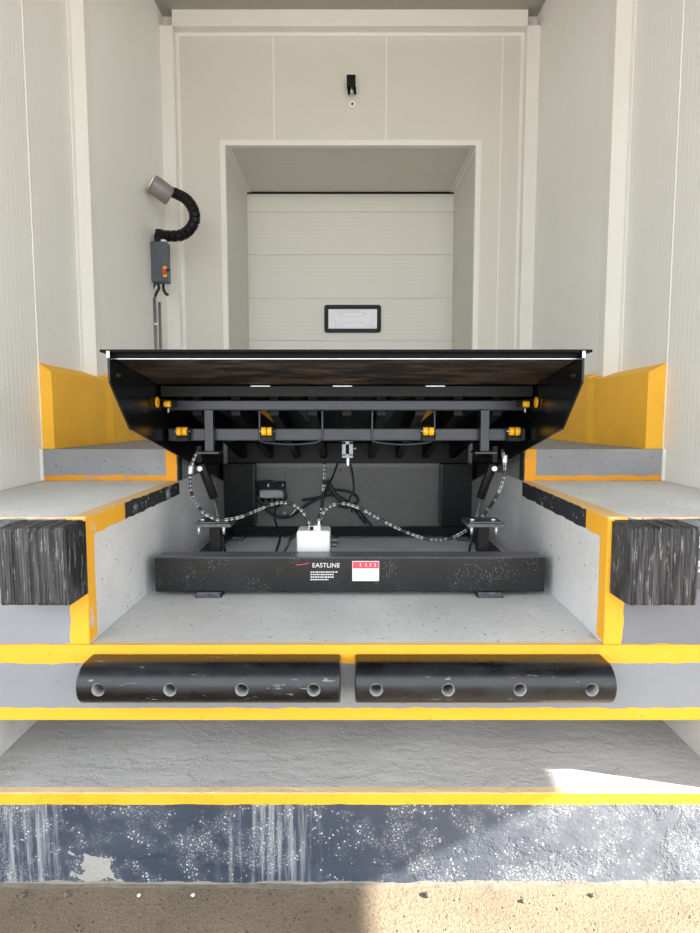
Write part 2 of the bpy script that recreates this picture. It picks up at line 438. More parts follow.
# yellow wheel guards on the dock floor
WI, WIB, YT = 1.708, 1.657, 3.95
WOF = {-1: lambda y: 1.742+.08*(y-3.27), 1: lambda y: 1.772+.06*(y-3.27)}   # the outer walls flare slightly
GZ0, GZ1, GZ2 = ZFLOOR, EYE+.246, EYE+.296
def loft(mb, secs):
    """secs: rows of equal-length point lists, skinned and capped"""
    b = bmesh.new(); R = [[b.verts.new(p) for p in q] for q in secs]; n = len(R[0])
    for i in range(len(R)-1):
        for k in range(n): b.faces.new((R[i][k], R[i][(k+1) % n], R[i+1][(k+1) % n], R[i+1][k]))
    b.faces.new(R[0]); b.faces.new(R[-1]); mb._merge(b, 0); return mb
for s, side in ((-1, 'left'), (1, 'right')):
    WO = WOF[s]; gi = 1.672
    def sec(y, xi, xo, zo): return [(s*xi, y, GZ0), (s*xo, y, GZ0), (s*xo, y, zo), (s*xi, y, GZ1)]
    mb = MB(); loft(mb, [sec(3.28, gi, WO(3.28)-.003, GZ2), sec(3.94, gi-.022, WO(3.94)-.003, GZ2)])
    loft(mb, [sec(3.94, gi-.022, WI-.012, GZ1+.022), sec(4.02, 1.635, WI-.013, GZ1+.024), sec(4.9, 1.62, WI-.012-.03, GZ1+.012)])
    o = mb.build('wheel_guard', M['guard'])
    tag(o, 'large slope-topped yellow concrete guard on the %s-hand step, against the white outer wall' % side, 'guard', 'long yellow wheel guards')
    mb = MB().prism([(s*1.637, GZ1+.004), (s*1.690, GZ1+.026), (s*1.690, EYE+.291), (s*1.637, EYE+.262)], 'y', 4.02, 4.4)
    o = mb.build('kerb_block', M['guard'])
    tag(o, 'small raised yellow block end showing between the %s wheel guard and the leveler lip' % side, 'kerb', 'short yellow blocks')

# ------------------------------------------------------------------ walls
ZC = EYE+3.53
YW = 5.47
for s, side in ((-1, 'left'), (1, 'right')):
    mb = MB(); F = WOF[s]; WO = F(YT)
    mb.prism([(s*F(2.3), 2.3), (s*2.1, 2.3), (s*2.1, YT), (s*F(YT), YT)], 'z', ZPLAT+.002, ZC)
    for y in (3.28, 2.32):      # panel joint: a shallow standing seam
        mb.prism([(s*(F(y-.004)-.004), y-.004), (s*F(y-.004), y-.004), (s*F(y+.004), y+.004), (s*(F(y+.004)-.004), y+.004)], 'z', ZPLAT+.002, ZC)
    struct('wall_%s_outer' % side, mb, M['wall_y'])
    mb = MB().prism([(s*WI, YT), (s*2.1, YT), (s*2.1, 5.6), (s*WIB, 5.6)], 'z', ZFLOOR+.002, ZC)
    struct('wall_%s_inner' % side, mb, M['wall_y'])
    # facade beside the recess
    xs = sorted((s*2.1, s*4)); struct('wall_facade_%s' % side, MB().box(xs[0], xs[1], 2.6, 3.0, ZPLAT+.002, ZC), M['wall_x'])
    # corner trim
    mb = MB(); q = sorted((s*(WI-.006), s*(WO-.002))); mb.box(q[0], q[1], YT-.008, YT, ZFLOOR+.05, ZC)
    q = sorted((s*(WI-.006), s*WI)); mb.box(q[0], q[1], YT, YT+.09, ZFLOOR+.05, ZC)
    q = sorted((s*(WO-.010), s*(WO+.004))); mb.box(q[0], q[1], YT-.045, YT-.0085, ZFLOOR+.05, ZC)
    for k in range(8):
        z = ZFLOOR+.75+k*.40
        mb.sphere((s*(WO-.011), YT-.025, z), .004, (1, 1, 1))
    struct('trim_%d' % (2 if s < 0 else 3), mb, M['trim'])
    # thin white closing strip beside the step
    mb = MB(); q = sorted((s*(F(YR)-.014), s*F(YR))); mb.box(q[0], q[1], YR-.012, YR, ZPLAT+.004, ZFLOOR)
    struct('trim_%d' % (4 if s < 0 else 5), mb, M['trim'])
    # cove column in the back corner
    WC = 1.664
    mb = MB(); q = sorted((s*(WC-.115), s*(WC+.002))); mb.box(q[0], q[1], YW-.09, YW-.082, ZFLOOR, ZC-.13)
    q = sorted((s*(WC-.115), s*(WC-.107))); mb.box(q[0], q[1], YW-.082, YW, ZFLOOR, ZC-.13)
    q = sorted((s*(WC-.145), s*(WC-.115))); mb.box(q[0], q[1], YW-.006, YW-.0, ZFLOOR, ZC-.13)
    for k in range(7): mb.sphere((s*(WC-.138), YW-.008, ZFLOOR+.4+k*.5), .005)
    struct('trim_%d' % (6 if s < 0 else 7), mb, M['trim'])

DX0, DX1, DZ = -1.133+.003, 1.133+.008, EYE+2.437
mb = MB().box(-WC-.02, DX0, YW, 5.6, ZFLOOR, ZC).box(DX1, WC+.02, YW, 5.6, ZFLOOR, ZC).box(DX0, DX1, YW, 5.6, DZ, ZC)
sm = MB()
for x, z0 in ((-.684, DZ+.05), (.325, DZ+.05), (1.36, ZFLOOR)): sm.box(x-.007, x+.007, YW-.005, YW, z0, ZC-.17)
struct('wall_back', mb, M['wall_x'])
struct('trim_12', sm, M['trim'])
# top cove beam
mb = MB().box(-WC+.11, WC-.11, YW-.09, YW-.082, ZC-.13, ZC).box(-WC+.11, WC-.11, YW-.09, YW, ZC-.138, ZC-.13)
mb.box(-WC+.145, WC-.145, YW-.007, YW, ZC-.168, ZC-.138)
for k in range(9): mb.sphere((-1.35+k*.34, YW-.009, ZC-.155), .005)
struct('trim_8', mb, M['trim'])
struct('ceiling', MB().box(-2.1, 2.1, 2.3, 7.2, ZC, ZC+.15), M['ceil'])
struct('ceiling_canopy', MB().box(-5, 10.67, -2.1, 2.3, ZC, ZC+.15), M['canopy'])
# door reveal
YD = 6.58
mb = MB().box(DX0-.1, DX0, 5.6, YD+.1, ZFLOOR, DZ+.1).box(DX1, DX1+.1, 5.6, YD+.1, ZFLOOR, DZ+.1).box(DX0, DX1, 5.6, YD+.1, DZ, DZ+.1)
struct('wall_reveal', mb, M['reveal'])
mb = MB()
mb.box(DX0-.045, DX0+.0, YW-.006, YW, ZFLOOR, DZ+.045).box(DX1, DX1+.045, YW-.006, YW, ZFLOOR, DZ+.045).box(DX0, DX1, YW-.006, YW, DZ, DZ+.045)
mb.box(DX0, DX0+.004, YW-.006, YW+.05, ZFLOOR, DZ).box(DX1-.004, DX1, YW-.006, YW+.05, ZFLOOR, DZ).box(DX0, DX1, YW-.006, YW+.05, DZ-.004, DZ)
for k in range(9):
    if k < 8: mb.sphere((DX0+.15+k*.28, YW-.008, DZ+.03), .004)
    mb.sphere((DX0-.03, YW-.008, ZFLOOR+.2+k*.29), .004); mb.sphere((DX1+.03, YW-.008, ZFLOOR+.2+k*.29), .004)
struct('trim_9', mb, M['trim'])
mb = MB()      # angles in the two upper corners of the reveal
mb.box(DX0, DX0+.05, YW+.05, YD, DZ-.006, DZ).box(DX0, DX0+.006, YW+.05, YD, DZ-.05, DZ)
mb.box(DX1-.05, DX1, YW+.05, YD, DZ-.006, DZ).box(DX1-.006, DX1, YW+.05, YD, DZ-.05, DZ)
struct('trim_10', mb, M['trim'])
mb = MB().box(DX0, DX1, YD-.02, YD+.02, DZ-.012, DZ+.002)
struct('trim_11', mb, M['blackpl'])
# overhead sectional door
zs = [ZFLOOR+.002, EYE+.366, EYE+.837, EYE+1.301, EYE+1.770, EYE+2.230, DZ-.012]
mb = MB()
for a, b_ in zip(zs[:-1], zs[1:]): mb.box(DX0, DX1, YD, YD+.05, a+.005, b_-.005, .004)
mb.box(DX0, DX1, YD+.012, YD+.05, zs[0], zs[-1])
door = struct('door_1', mb, M['doorp'])
wx0, wx1, wz0, wz1 = -.285, .345, EYE+.925, EYE+1.228
mb = MB(); t_ = .044
def frame_box(mb, x0, x1, z0, z1, t, y0, y1, bev):
    b = bmesh.new()
    def rr(x0, x1, z0, z1, r, n=5):
        out = []
        for cx, cz, a0 in ((x1-r, z1-r, 0), (x0+r, z1-r, 90), (x0+r, z0+r, 180), (x1-r, z0+r, 270)):
            for k in range(n+1):
                a = math.radians(a0+90*k/n); out.append((cx+r*math.cos(a), cz+r*math.sin(a)))
        return out
    o, i = rr(x0, x1, z0, z1, .03), rr(x0+t, x1-t, z0+t, z1-t, .008)
    rings = [[b.verts.new((p[0], y, p[1])) for p in q] for q, y in ((o, y1), (o, y0), (i, y0), (i, y1))]
    n = len(o)
    for r in range(3):
        for k in range(n): b.faces.new((rings[r][k], rings[r][(k+1) % n], rings[r+1][(k+1) % n], rings[r+1][k]))
    mb._merge(b, 0)
frame_box(mb, wx0, wx1, wz0, wz1, t_, YD-.022, YD+.004, 0)
wf = mb.build('window_frame', M['blackpl'], door)
mb = MB().box(wx0+t_-.004, wx1-t_+.004, YD-.008, YD-.002, wz0+t_-.004, wz1-t_+.004)
mb.build('window_pane', M['pane'], door)
mb = MB()
def ell(cx, cz, a, b_, r=.0022, a0=0, a1=360):
    return [(cx+a*math.cos(math.radians(a0+(a1-a0)*k/24)), YD-.0085, cz+b_*math.sin(math.radians(a0+(a1-a0)*k/24))) for k in range(25)]
mb.tube(ell(.03, wz1-.10, .15, .026), .0022, 6).tube(ell(.03, wz0+.02, .22, .10, a0=20, a1=160), .002, 6)
mb.tube([(wx0+.07, YD-.0085, wz0+.12), (wx0+.10, YD-.0085, wz0+.145), (wx0+.13, YD-.0085, wz0+.11), (wx0+.12, YD-.0085, wz0+.07)], .002, 6)
mb.tube([(wx1-.12, YD-.0085, wz0+.08), (wx1-.09, YD-.0085, wz0+.13), (wx1-.10, YD-.0085, wz0+.2)], .002, 6)
mb.tube([(wx0+.06, YD-.0085, wz0+.062), (wx1-.06, YD-.0085, wz0+.062)], .002, 6, False)
mb.build('pane_ridges', M['paneline'], door)

# ------------------------------------------------------------------ small fixture above the door
zc = EYE+2.95
t = thing('wall_camera', (.012, YW, zc), 'small black camera fixture mounted on the white wall above the overhead door', 'camera')
MB().box(-.035, .055, YW-.012, YW, zc-.02, zc+.075, .004).build('backplate', M['trim'], t)
MB().box(-.03, .05, YW-.09, YW-.012, zc-.045, zc+.045, .006).build('housing', M['blackpl'], t)
for dx in (-.012, .042): MB().cyl((dx, YW-.05, zc-.045), (dx+.004, YW-.07, zc-.11), .012, 14, .002).build('lamp_tube', M['blackpl'], t)
MB().cyl((.014, YW-.045, zc-.045), (.014, YW-.045, zc-.09), .009, 12).build('bracket_stem', M['chrome'], t)
mb = MB(); mb.cyl((.02, YW, zc-.165), (.02, YW-.012, zc-.165), .034, 20, .003)
o = mb.build('grommet', M['lens'], t); MB().cyl((.02, YW-.011, zc-.165), (.02, YW-.016, zc-.165), .010, 14).build('grommet_hole', M['blackpl'], t)

# ------------------------------------------------------------------ dock light on the left wall
def at(px, py, Y):
    """point of the place that lies at depth Y on the sight line through a pixel of the survey photo"""
    p = math.radians(4.97); u = (px-350)/580; v = (466.5-py)/580
    dy = math.cos(p)+v*math.sin(p); dz = -math.sin(p)+v*math.cos(p)
    return Vector((u*Y/dy, Y, EYE+dz*Y/dy))
YL = 5.0
c0 = at(148.5, 282, YL); c1 = at(166.5, 241, YL)
t = thing('dock_light', (-WI, YL, c0.z), 'grey dock light box on the left wall with bent black arm and grey lamp head', 'lamp')
bx0, bx1 = -1.674, c1.x
MB().box(bx0, bx1, YL, YL+.10, c0.z, c1.z, .012, seg=3).build('control_box', M['grey'], t)
p = at(167, 273, YL+.04)
sw = MB().box(bx1-.035, bx1-.002, YL-.012, YL, p.z-.045, p.z+.045, .004).build('switch_plate', M['yplastic'], t)
MB().cyl((bx1-.018, YL-.01, p.z-.005), (bx1-.012, YL-.05, p.z-.005), .018, 16, .003).build('switch_knob', M['red'], sw)
MB().box(bx1-.004, bx1+.03, YL-.03, YL-.015, p.z+.0, p.z+.014, .003).build('switch_lever', M['blackpl'], sw)
MB().box(bx1-.055, bx1-.01, YL+.02, YL+.08, c1.z-.004, c1.z+.02, .003).build('nameplate', M['paper'], t)
arm = [at(160, 241, YL+.06), at(160, 236, YL+.06), at(168, 236, YL+.04), at(180, 235.5, YL), at(189, 230, YL-.04), at(194.5, 220, YL-.06), at(193, 209, YL-.07), at(187, 200, YL-.06), at(180, 195.5, YL-.04), at(172, 192, YL-.02)]
P = catmull(arm, 4)
mb = MB(); mb.tube(arm, .030, 10)
for i in range(0, len(P)-1, 2):
    d = (P[i+1]-P[i]).normalized()*.030
    mb.cyl(P[i]-d*.9, P[i]+d*.9, .046, 8, .008)
mb.cyl(at(159.5, 244, YL+.06), at(159.5, 230, YL+.06), .036, 12, .004)
mb.build('arm', M['blackpl'], t)
h0, h1 = at(170.5, 197, YL-.02), at(151.5, 183, YL-.10)
MB().cyl(h0, h1, .078, 24, .012).build('lamp_head', M['lampgrey'], t)
d = (h1-h0).normalized()
mb = MB().cyl(h1+d*.001, h1+d*.012, .058, 24, .004); mb.build('lens', M['lens'], t)
mb = MB().tube([at(156, 282, YL+.08), at(153, 288, YL+.06), at(151.5, 294, YL+.07), at(152.5, 297.5, YL+.08)], .011, 8)
mb.build('cable', M['rubberhose'], t)
MB().tube([at(157.5, 282, YL+.08), at(159, 288, YL+.06), at(156.5, 293, YL+.07), at(154.5, 297.5, YL+.08)], .011, 8).build('cable', M['rubberhose'], t)
MB().tube([at(163.5, 282, YL+.08), at(163.5, 289, YL+.06), at(166, 294, YL+.04), at(168, 294.5, YL+.03)], .012, 8).build('cable', M['rubberhose'], t)
k0 = at(153.5, 298, YL+.05)
t = thing('conduit_pipe', (k0.x, k0.y, ZFLOOR), 'thin galvanised conduit running down the left wall below the light box', 'pipe')
mb = MB().cyl((k0.x, k0.y, ZFLOOR), (k0.x, k0.y, k0.z), .021, 14).cyl((k0.x+.04, k0.y+.03, ZFLOOR), (k0.x+.04, k0.y+.03, k0.z-.03), .012, 12)
mb.build('pipe', M['pipe'], t)
for z in (k0.z-.22, k0.z-.75): MB().box(-1.672, k0.x+.035, k0.y-.02, k0.y-.004, z-.008, z+.008, .002).build('pipe_clip', M['chrome'], t)

# ------------------------------------------------------------------ laminated bumpers
def bumper(s, label):
    xi, xo = s*.957-.004, s*1.187-.005
    t = thing('laminated_bumper', ((xi+xo)/2, D, 1.163), label, 'bumper', 'laminated rubber blocks on the platform fronts')
    n = 24; w = (xo-xi)/n
    mb = MB(); rnd = random.Random(5+s)
    for i in range(n):
        a, b_ = xi+w*i+s*.0002, xi+w*(i+1)-s*.0002
        q = sorted((a, b_)); edge = i == 0 or i == n-1
        y0 = 1.932+rnd.uniform(-.0012, .0012)+(.004 if i == 0 else 0)
        z0, z1 = 1.153+rnd.uniform(-.0015, .0015), 1.424+rnd.uniform(-.0015, .0015)-(.004 if i == 0 else 0)
        # pad with softly rounded front corners
        r = .012; pr = [(D-.002, z0), (y0+r, z0), (y0+r*.3, z0+r*.3), (y0, z0+r), (y0, z1-r), (y0+r*.3, z1-r*.3), (y0+r, z1), (D-.002, z1)]
        mb.prism(pr, 'x', q[0], q[1], bev=.0009)
    mb.build('rubber_pads', M['rubber'], t)
    q = sorted((xo, xo+s*.012)); 
    mb = MB().box(q[0], q[1], 1.99, D-.002, 1.17, 1.425, .002)
    q = sorted((xo+s*.012, xo+s*.13)); mb.box(q[0], q[1], D-.014, D-.002, 1.17, 1.425, .002)
    br = mb.build('end_bracket', M['dsteel'], t)
    for z in (1.255, 1.345):
        x = s*1.268-.004
        mb = MB().cyl((x, D-.014, z), (x, D-.018, z), .022, 24, .001); mb.cyl((x, D-.018, z), (x, D-.032, z), .013, 6, .001)
        mb.cyl((x, D-.03, z), (x, D-.04, z), .007, 12)
        mb.build('bolt', M['bolt'], br)
    # through rods on the inner side
    for z in (1.20, 1.385):
        mb = MB().cyl((xi, D-.05, z), (xi-s*.004, D-.05, z), .010, 12, .001); mb.build('rod_end', M['dsteel'], t)
bumper(-1, 'black laminated rubber bumper at left on the platform front')
bumper(1, 'black laminated rubber bumper at right on the platform front, bolts beside it')

# ------------------------------------------------------------------ D-shaped fenders
def fenderd(x0, x1, h0, label):
    zc = .850; r = .072; f = .074
    b = bmesh.new()
    prof = [(D-.001, zc-r), (D-f, zc-r)]
    for k in range(1, 40):
        a = -PI/2-PI*k/40; prof.append((D-f+r*math.cos(a)*1.0, zc+r*math.sin(a)))
    prof += [(D-f, zc+r), (D-.001, zc+r)]
    mb = MB().prism(prof, 'x', x0, x1)
    o = mb.build('dock_fender', M['fender'])
    cut = MB(); xs = [h0+k*.2505 for k in range(4)]
    for x in xs: cut.cyl((x, D-f-r-.05, zc+.0), (x, D-.06, zc+.0), .0245, 28)
    c = cut.build('cutter', M['fender'])
    bv = o.modifiers.new('bv', 'BEVEL'); bv.width = .008; bv.segments = 3; bv.limit_method = 'ANGLE'; bv.angle_limit = math.radians(50)
    bo = o.modifiers.new('b', 'BOOLEAN'); bo.operation = 'DIFFERENCE'; bo.object = c; bo.solver = 'EXACT'
    dg = bpy.context.evaluated_depsgraph_get(); me = bpy.data.meshes.new_from_object(o.evaluated_get(dg))
    o.modifiers.clear(); o.data = me; me.name = 'fender_body'
    bpy.data.objects.remove(c)
    for p in me.polygons: p.use_smooth = False
    t = thing('dock_fender', ((x0+x1)/2, D, zc-r), label, 'bumper', 'D-shaped rubber fenders under the pit')
    o.name = 'fender_body'; o.parent = t; o.location = -t.location
    for x in xs:
        mb = MB().cyl((x, D-.059, zc), (x, D-.064, zc), .023, 28)
        mb2 = MB().cyl((x, D-.066, zc), (x, D-.078, zc), .010, 6, .001)
        # steel sleeve lining the hole
        bb = bmesh.new(); rings = []
        for rr, y in ((.0243, D-.06), (.0243, D-f-r+.006), (.021, D-f-r+.006), (.021, D-.06)):
            rings.append([bb.verts.new((x+rr*math.cos(2*PI*k/24), y, zc+rr*math.sin(2*PI*k/24))) for k in range(24)])
        for a in range(4):
            for k in range(24): bb.faces.new((rings[a][k], rings[a][(k+1) % 24], rings[(a+1) % 4][(k+1) % 24], rings[(a+1) % 4][k]))
        mb._merge(bb, 0, None, True)
        w = mb.build('bolt_sleeve', M['sleeve'], t)
        mb2.build('bolt_head', M['dsteel'], w)
fenderd(-.955, -.034, -.878, 'left one of two long black D-shaped rubber fenders below the pit floor')
fenderd(.018, .930, .092, 'right one of two long black D-shaped rubber fenders below the pit floor')

# ------------------------------------------------------------------ dock leveler
LX = -.015
def Z(zp): return EYE+zp
t = thing('dock_leveler', (LX, 3.2, ZPIT), 'raised black hydraulic dock leveler with telescopic lip standing in the concrete pit', 'dock leveler')
def part(mb, name, mat, parent=None): return mb.build(name, mat, parent or t)
HX = .883
# lip: a slightly flatter plate carried in front of the deck
lipz = lambda y: Z(.247-.15*(y-2.2))
deckz = lambda y: Z(.1705-.2465*(y-2.71))
th = .010
mb = MB()
mb.prism([(LX-HX-.034, 2.19), (LX+HX+.034, 2.19), (LX+HX+.006, 2.26), (LX-HX-.006, 2.26)], 'z', 0, .001)  # placeholder wings replaced below
mb.bm.free(); mb = MB()
b = bmesh.new()
vs = []
for (x, y) in ((-HX-.037, 2.195), (HX+.037, 2.195), (HX+.004, 2.27), (HX+.004, 2.72), (-HX-.004, 2.72), (-HX-.004, 2.27)):
    vs.append((x+LX, y))
top = [b.verts.new((x, y, lipz(y))) for x, y in vs]; bot = [b.verts.new((x, y, lipz(y)-th)) for x, y in vs]
b.faces.new(top); b.faces.new(bot)
for i in range(6): b.faces.new((top[i], top[(i+1) % 6], bot[(i+1) % 6], bot[i]))
mb._merge(b, 0)
mb.box(LX-HX+.008, LX+HX-.008, 2.212, 2.224, lipz(2.21)-.029, lipz(2.21)-.009)
lip = part(mb, 'lip_plate', M['lipblack'])
mb = MB().box(LX-HX+.008, LX+HX-.008, 2.209, 2.216, lipz(2.21)-.033, lipz(2.21)-.029, .001)
part(mb, 'lip_edge_strip', M['steel'], lip)
mb = MB().prism([(2.226, lipz(2.226)-th-.001), (2.70, lipz(2.70)-th-.001), (2.70, lipz(2.70)-th-.016), (2.226, lipz(2.226)-th-.022)], 'x', LX-HX+.012, LX+HX-.012)
part(mb, 'lip_underside', M['rust'], lip)
mb = MB().prism([(2.72, deckz(2.72)), (YB-.01, deckz(YB-.01)), (YB-.01, deckz(YB-.01)-.012), (2.72, deckz(2.72)-.012)], 'x', LX-HX, LX+HX)
part(mb, 'deck_plate', M['blackm'])
for s in (-1, 1):
    x0, x1 = sorted((LX+s*HX, LX+s*(HX-.008)))
    poly = [(2.172, lipz(2.172)-.011), (2.172, Z(.128)), (2.36, Z(-.054)), (4.08, Z(-.054-.235*1.72)), (4.08, deckz(4.08)-.013), (2.72, deckz(2.72)-.014), (2.70, lipz(2.7)-.011)]
    sk = part(MB().prism(poly, 'x', x0, x1), 'side_skirt', M['black'])
    # bright worn front edge of the skirt
    q = sorted((LX+s*HX, LX+s*(HX-.009)))
    part(MB().box(q[0]-.001, q[1]+.001, 2.168, 2.173, Z(.215), lipz(2.172)-.012), 'worn_edge', M['steel'], sk)
    for dz in (0, .0):
        xx = LX+s*(HX-.008)
        part(MB().cyl((xx, 2.24, Z(.155)), (xx-s*.004, 2.24, Z(.155)), .007, 10).cyl((xx, 2.262, Z(.157)), (xx-s*.004, 2.262, Z(.157)), .007, 10), 'skirt_rivet', M['dsteel'], sk)
HW = HX-.020
# hinge bar under the lip
hb = part(MB().box(LX-HW, LX+HW, 2.71, 2.73, Z(.090), Z(.139), .002), 'hinge_bar', M['blackm'])
for x in (-.40, -.02, .41):
    part(MB().box(LX+x-.045, LX+x+.045, 2.706, 2.711, Z(.136), Z(.1405), .001), 'weld_bead', M['chrome'], hb)
for z0, z1, nm in ((.026, .077, 'upper'), (-.120, -.058, 'lower')):
    part(MB().box(LX-HW+.0, LX+HW-.0, 2.80, 2.86, Z(z0), Z(z1), .006), 'header_beam', M['beam'])
# ribs under the deck
def slopebox(x0, x1, y0, y1, d0, d1):
    return MB().prism([(y0, deckz(y0)-d0), (y1, deckz(y1)-d0), (y1, deckz(y1)-d1), (y0, deckz(y0)-d1)], 'x', x0, x1)
ribs = [-.74, -.55, -.36, -.17, .0, .17, .36, .55, .74]
for x in ribs:
    rb = part(slopebox(LX+x-.022, LX+x+.022, 2.88, 4.10, .013, .125), 'rib', M['blackm'])
part(MB().box(LX-HW+.01, LX+HW-.01, 4.105, 4.135, Z(-.335), deckz(4.12)-.014), 'rear_crossmember', M['blackm'])
# flat bars running back between the beams, two of them yellow
for x, yel in ((-.62, 0), (-.42, 1), (-.22, 0), (.22, 0), (.415, 1), (.61, 0)):
    part(MB().prism([(2.88, Z(.034)), (3.42, Z(-.028)), (3.42, Z(-.036)), (2.88, Z(.026))], 'x', LX+x-.018, LX+x+.018), 'slide_bar', M['yplastic'] if yel else M['beam'])
# rollers
def roller_pair(x, z, y):
    br = part(MB().box(LX+x-.030, LX+x+.034, y+.012, y+.03, Z(z)-.045, Z(z)+.012, .002).box(LX+x+.030, LX+x+.034, y-.012, y+.02, Z(z)-.035, Z(z)+.012, .001)
              .box(LX+x-.028, LX+x+.028, y-.004, y+.012, Z(z)-.048, Z(z)-.026, .002), 'roller_bracket', M['blackm'])
    for dx in (-.013, .014):
        part(MB().cyl((LX+x+dx-.0115, y, Z(z)), (LX+x+dx+.0115, y, Z(z)), .0205, 20, .003), 'guide_roller', M['yplastic'], br)
    part(MB().cyl((LX+x-.036, y, Z(z)), (LX+x+.036, y, Z(z)), .004, 8), 'axle', M['chrome'], br)
for x in (-.382, .388, -.785, .797): roller_pair(x, -.072, 2.765)
for s in (-1, 1):
    y = 2.69
    br = part(MB().box(*sorted((LX+s*.82, LX+s*.866)), y, y+.01, Z(.072), Z(.076)).box(*sorted((LX+s*.82, LX+s*.866)), y, y+.01, Z(.041), Z(.045)).box(*sorted((LX+s*.815, LX+s*.822)), y, 2.80, Z(.041), Z(.076)), 'roller_bracket', M['blackm'])
    part(MB().cyl((LX+s*.871, y-.02, Z(.063)), (LX+s*.863, y-.02, Z(.063)), .025, 22, .003), 'guide_roller', M['yplastic'], br)
    part(MB().cyl((LX+s*.812, y-.005, Z(.055)), (LX+s*.840, y-.005, Z(.055)), .015, 18, .004), 'guide_roller', M['yplastic'], br)
    part(MB().cyl((LX+s*.822, y-.005, Z(.036)), (LX+s*.822, y-.005, Z(.016)), .004, 8), 'pin', M['chrome'], br)
# stops under the header and the pads they land on
for s in (-1, 1):
    x = -.670 if s < 0 else .641
    lg = part(MB().box(x-.021, x+.021, 2.755, 2.797, Z(-.168), Z(.030), .003), 'support_leg', M['beam'])
    part(MB().box(x-.052, x+.052, 2.725, 2.825, Z(-.178), Z(-.168), .001), 'foot_plate', M['beam'], lg)
    # landing pad on the base frame
    x = -.662 if s < 0 else .655
    pp = part(MB().box(x-.027, x+.027, 2.80, 2.855, Z(-.83), Z(-.532), .003), 'pad_post', M['blackm'])
    part(MB().box(x-.090, x+.090, 2.745, 2.905, Z(-.532), Z(-.516), .002).box(x-.080, x+.080, 2.76, 2.89, Z(-.516), Z(-.508), .002), 'landing_pad', M['dsteel'], pp)
    for dx in (-.068, .052):
        part(MB().cyl((x+dx, 2.765, Z(-.532)), (x+dx, 2.765, Z(-.568)), .0065, 8).cyl((x+dx, 2.765, Z(-.532)), (x+dx, 2.765, Z(-.541)), .011, 6), 'bolt', M['chrome'], pp)
        part(MB().cyl((x+dx*.85, 2.80, Z(-.508)), (x+dx*.85, 2.80, Z(-.500)), .012, 6, .001), 'bolt', M['chrome'], pp)
# rod guards hanging between the beams
for x0, x1 in ((-.418, -.118), (.122, .420)):
    a, b_ = LX+x0, LX+x1
    part(MB().tube([(a, 2.785, Z(.028)), (a, 2.785, Z(-.10)), (a+.012, 2.785, Z(-.122)), (a+.05, 2.785, Z(-.129)), ((a+b_)/2, 2.785, Z(-.136)), (b_-.05, 2.785, Z(-.129)), (b_-.012, 2.785, Z(-.118)), (b_, 2.785, Z(-.09)), (b_, 2.785, Z(.028))], .0055, 8), 'rod_guard', M['beam'])
# limit switch
lx = LX-.017
ls = part(MB().box(lx-.006, lx+.012, 2.775, 2.80, Z(-.19), Z(-.122), .001).box(lx+.028, lx+.046, 2.775, 2.80, Z(-.19), Z(-.122), .001).box(lx-.006, lx+.046, 2.775, 2.80, Z(-.20), Z(-.182), .001).box(lx-.006, lx+.046, 2.775, 2.80, Z(-.135), Z(-.121), .001).cyl((lx+.046, 2.787, Z(-.155)), (lx+.062, 2.787, Z(-.155)), .004, 8), 'limit_switch', M['swgrey'])
part(MB().cyl((lx+.022, 2.787, Z(-.20)), (lx+.022, 2.787, Z(-.238)), .006, 10), 'plunger', M['lens'], ls)
# lift cylinders
for s in (-1, 1):
    A = Vector((LX+s*.745, 2.95, Z(-.24))); B = Vector((LX+s*.695, 3.00, Z(-.425))); Cc = Vector((LX+s*.645, 3.05, Z(-.76)))
    cy = part(MB().cyl(A, B, .023, 20, .004), 'lift_cylinder', M['blackpl'])
    part(MB().cyl(B, Cc, .007, 14), 'piston_rod', M['dsteel'], cy)
    part(MB().cyl(A+Vector((0, -.035, -.025)), A+Vector((0, -.015, -.025)), .015, 16, .003), 'cylinder_pin', M['steel'], cy)
    part(MB().box(LX+s*.750-.012, LX+s*.750+.012, 2.93, 2.97, Z(-.235), Z(-.15), .002), 'clevis', M['blackpl'], cy)
    part(MB().box(LX+s*.645-.03, LX+s*.645+.03, 3.02, 3.08, Z(-.83), Z(-.76), .003), 'clevis', M['blackpl'], cy)
# base frame
BX0, BX1 = -.912, .910
fb = part(MB().box(BX0, BX1, 2.655, 2.775, Z(-.820), Z(-.655), .006), 'front_beam', M['beamfront'])
for s in (-1, 1):
    xs = sorted((s*.80, s*.86)); part(MB().box(xs[0], xs[1], 2.778, 3.93, Z(-.82), Z(-.763), .003), 'side_rail', M['blackm'])
    xs = sorted((s*.655+LX, s*.86+LX)); part(MB().box(xs[0], xs[1], 3.99, 4.09, Z(-.82), Z(-.33), .003), 'rear_upright', M['blackm'])
    xs = sorted((s*.645+LX, s*.655+LX)); part(MB().box(xs[0], xs[1], 3.975, 4.09, Z(-.76), Z(-.33), .002), 'upright_flange', M['beam'])
    x = -.662 if s < 0 else .655
    part(MB().box(x-.055, x+.055, 2.645, 2.74, ZPIT, Z(-.820), .003).box(x-.06, x+.062, 2.64, 2.73, ZPIT, ZPIT+.006, .001), 'shim_pack', M['dsteel'])
part(MB().box(-.86, .86, 3.93, 3.985, Z(-.82), Z(-.763), .003), 'rear_rail', M['blackm'])
for x in (-.78, .78):
    part(MB().box(x-.05, x+.05, 3.88, 3.985, ZPIT, Z(-.82), .002), 'shim_pack', M['dsteel'])

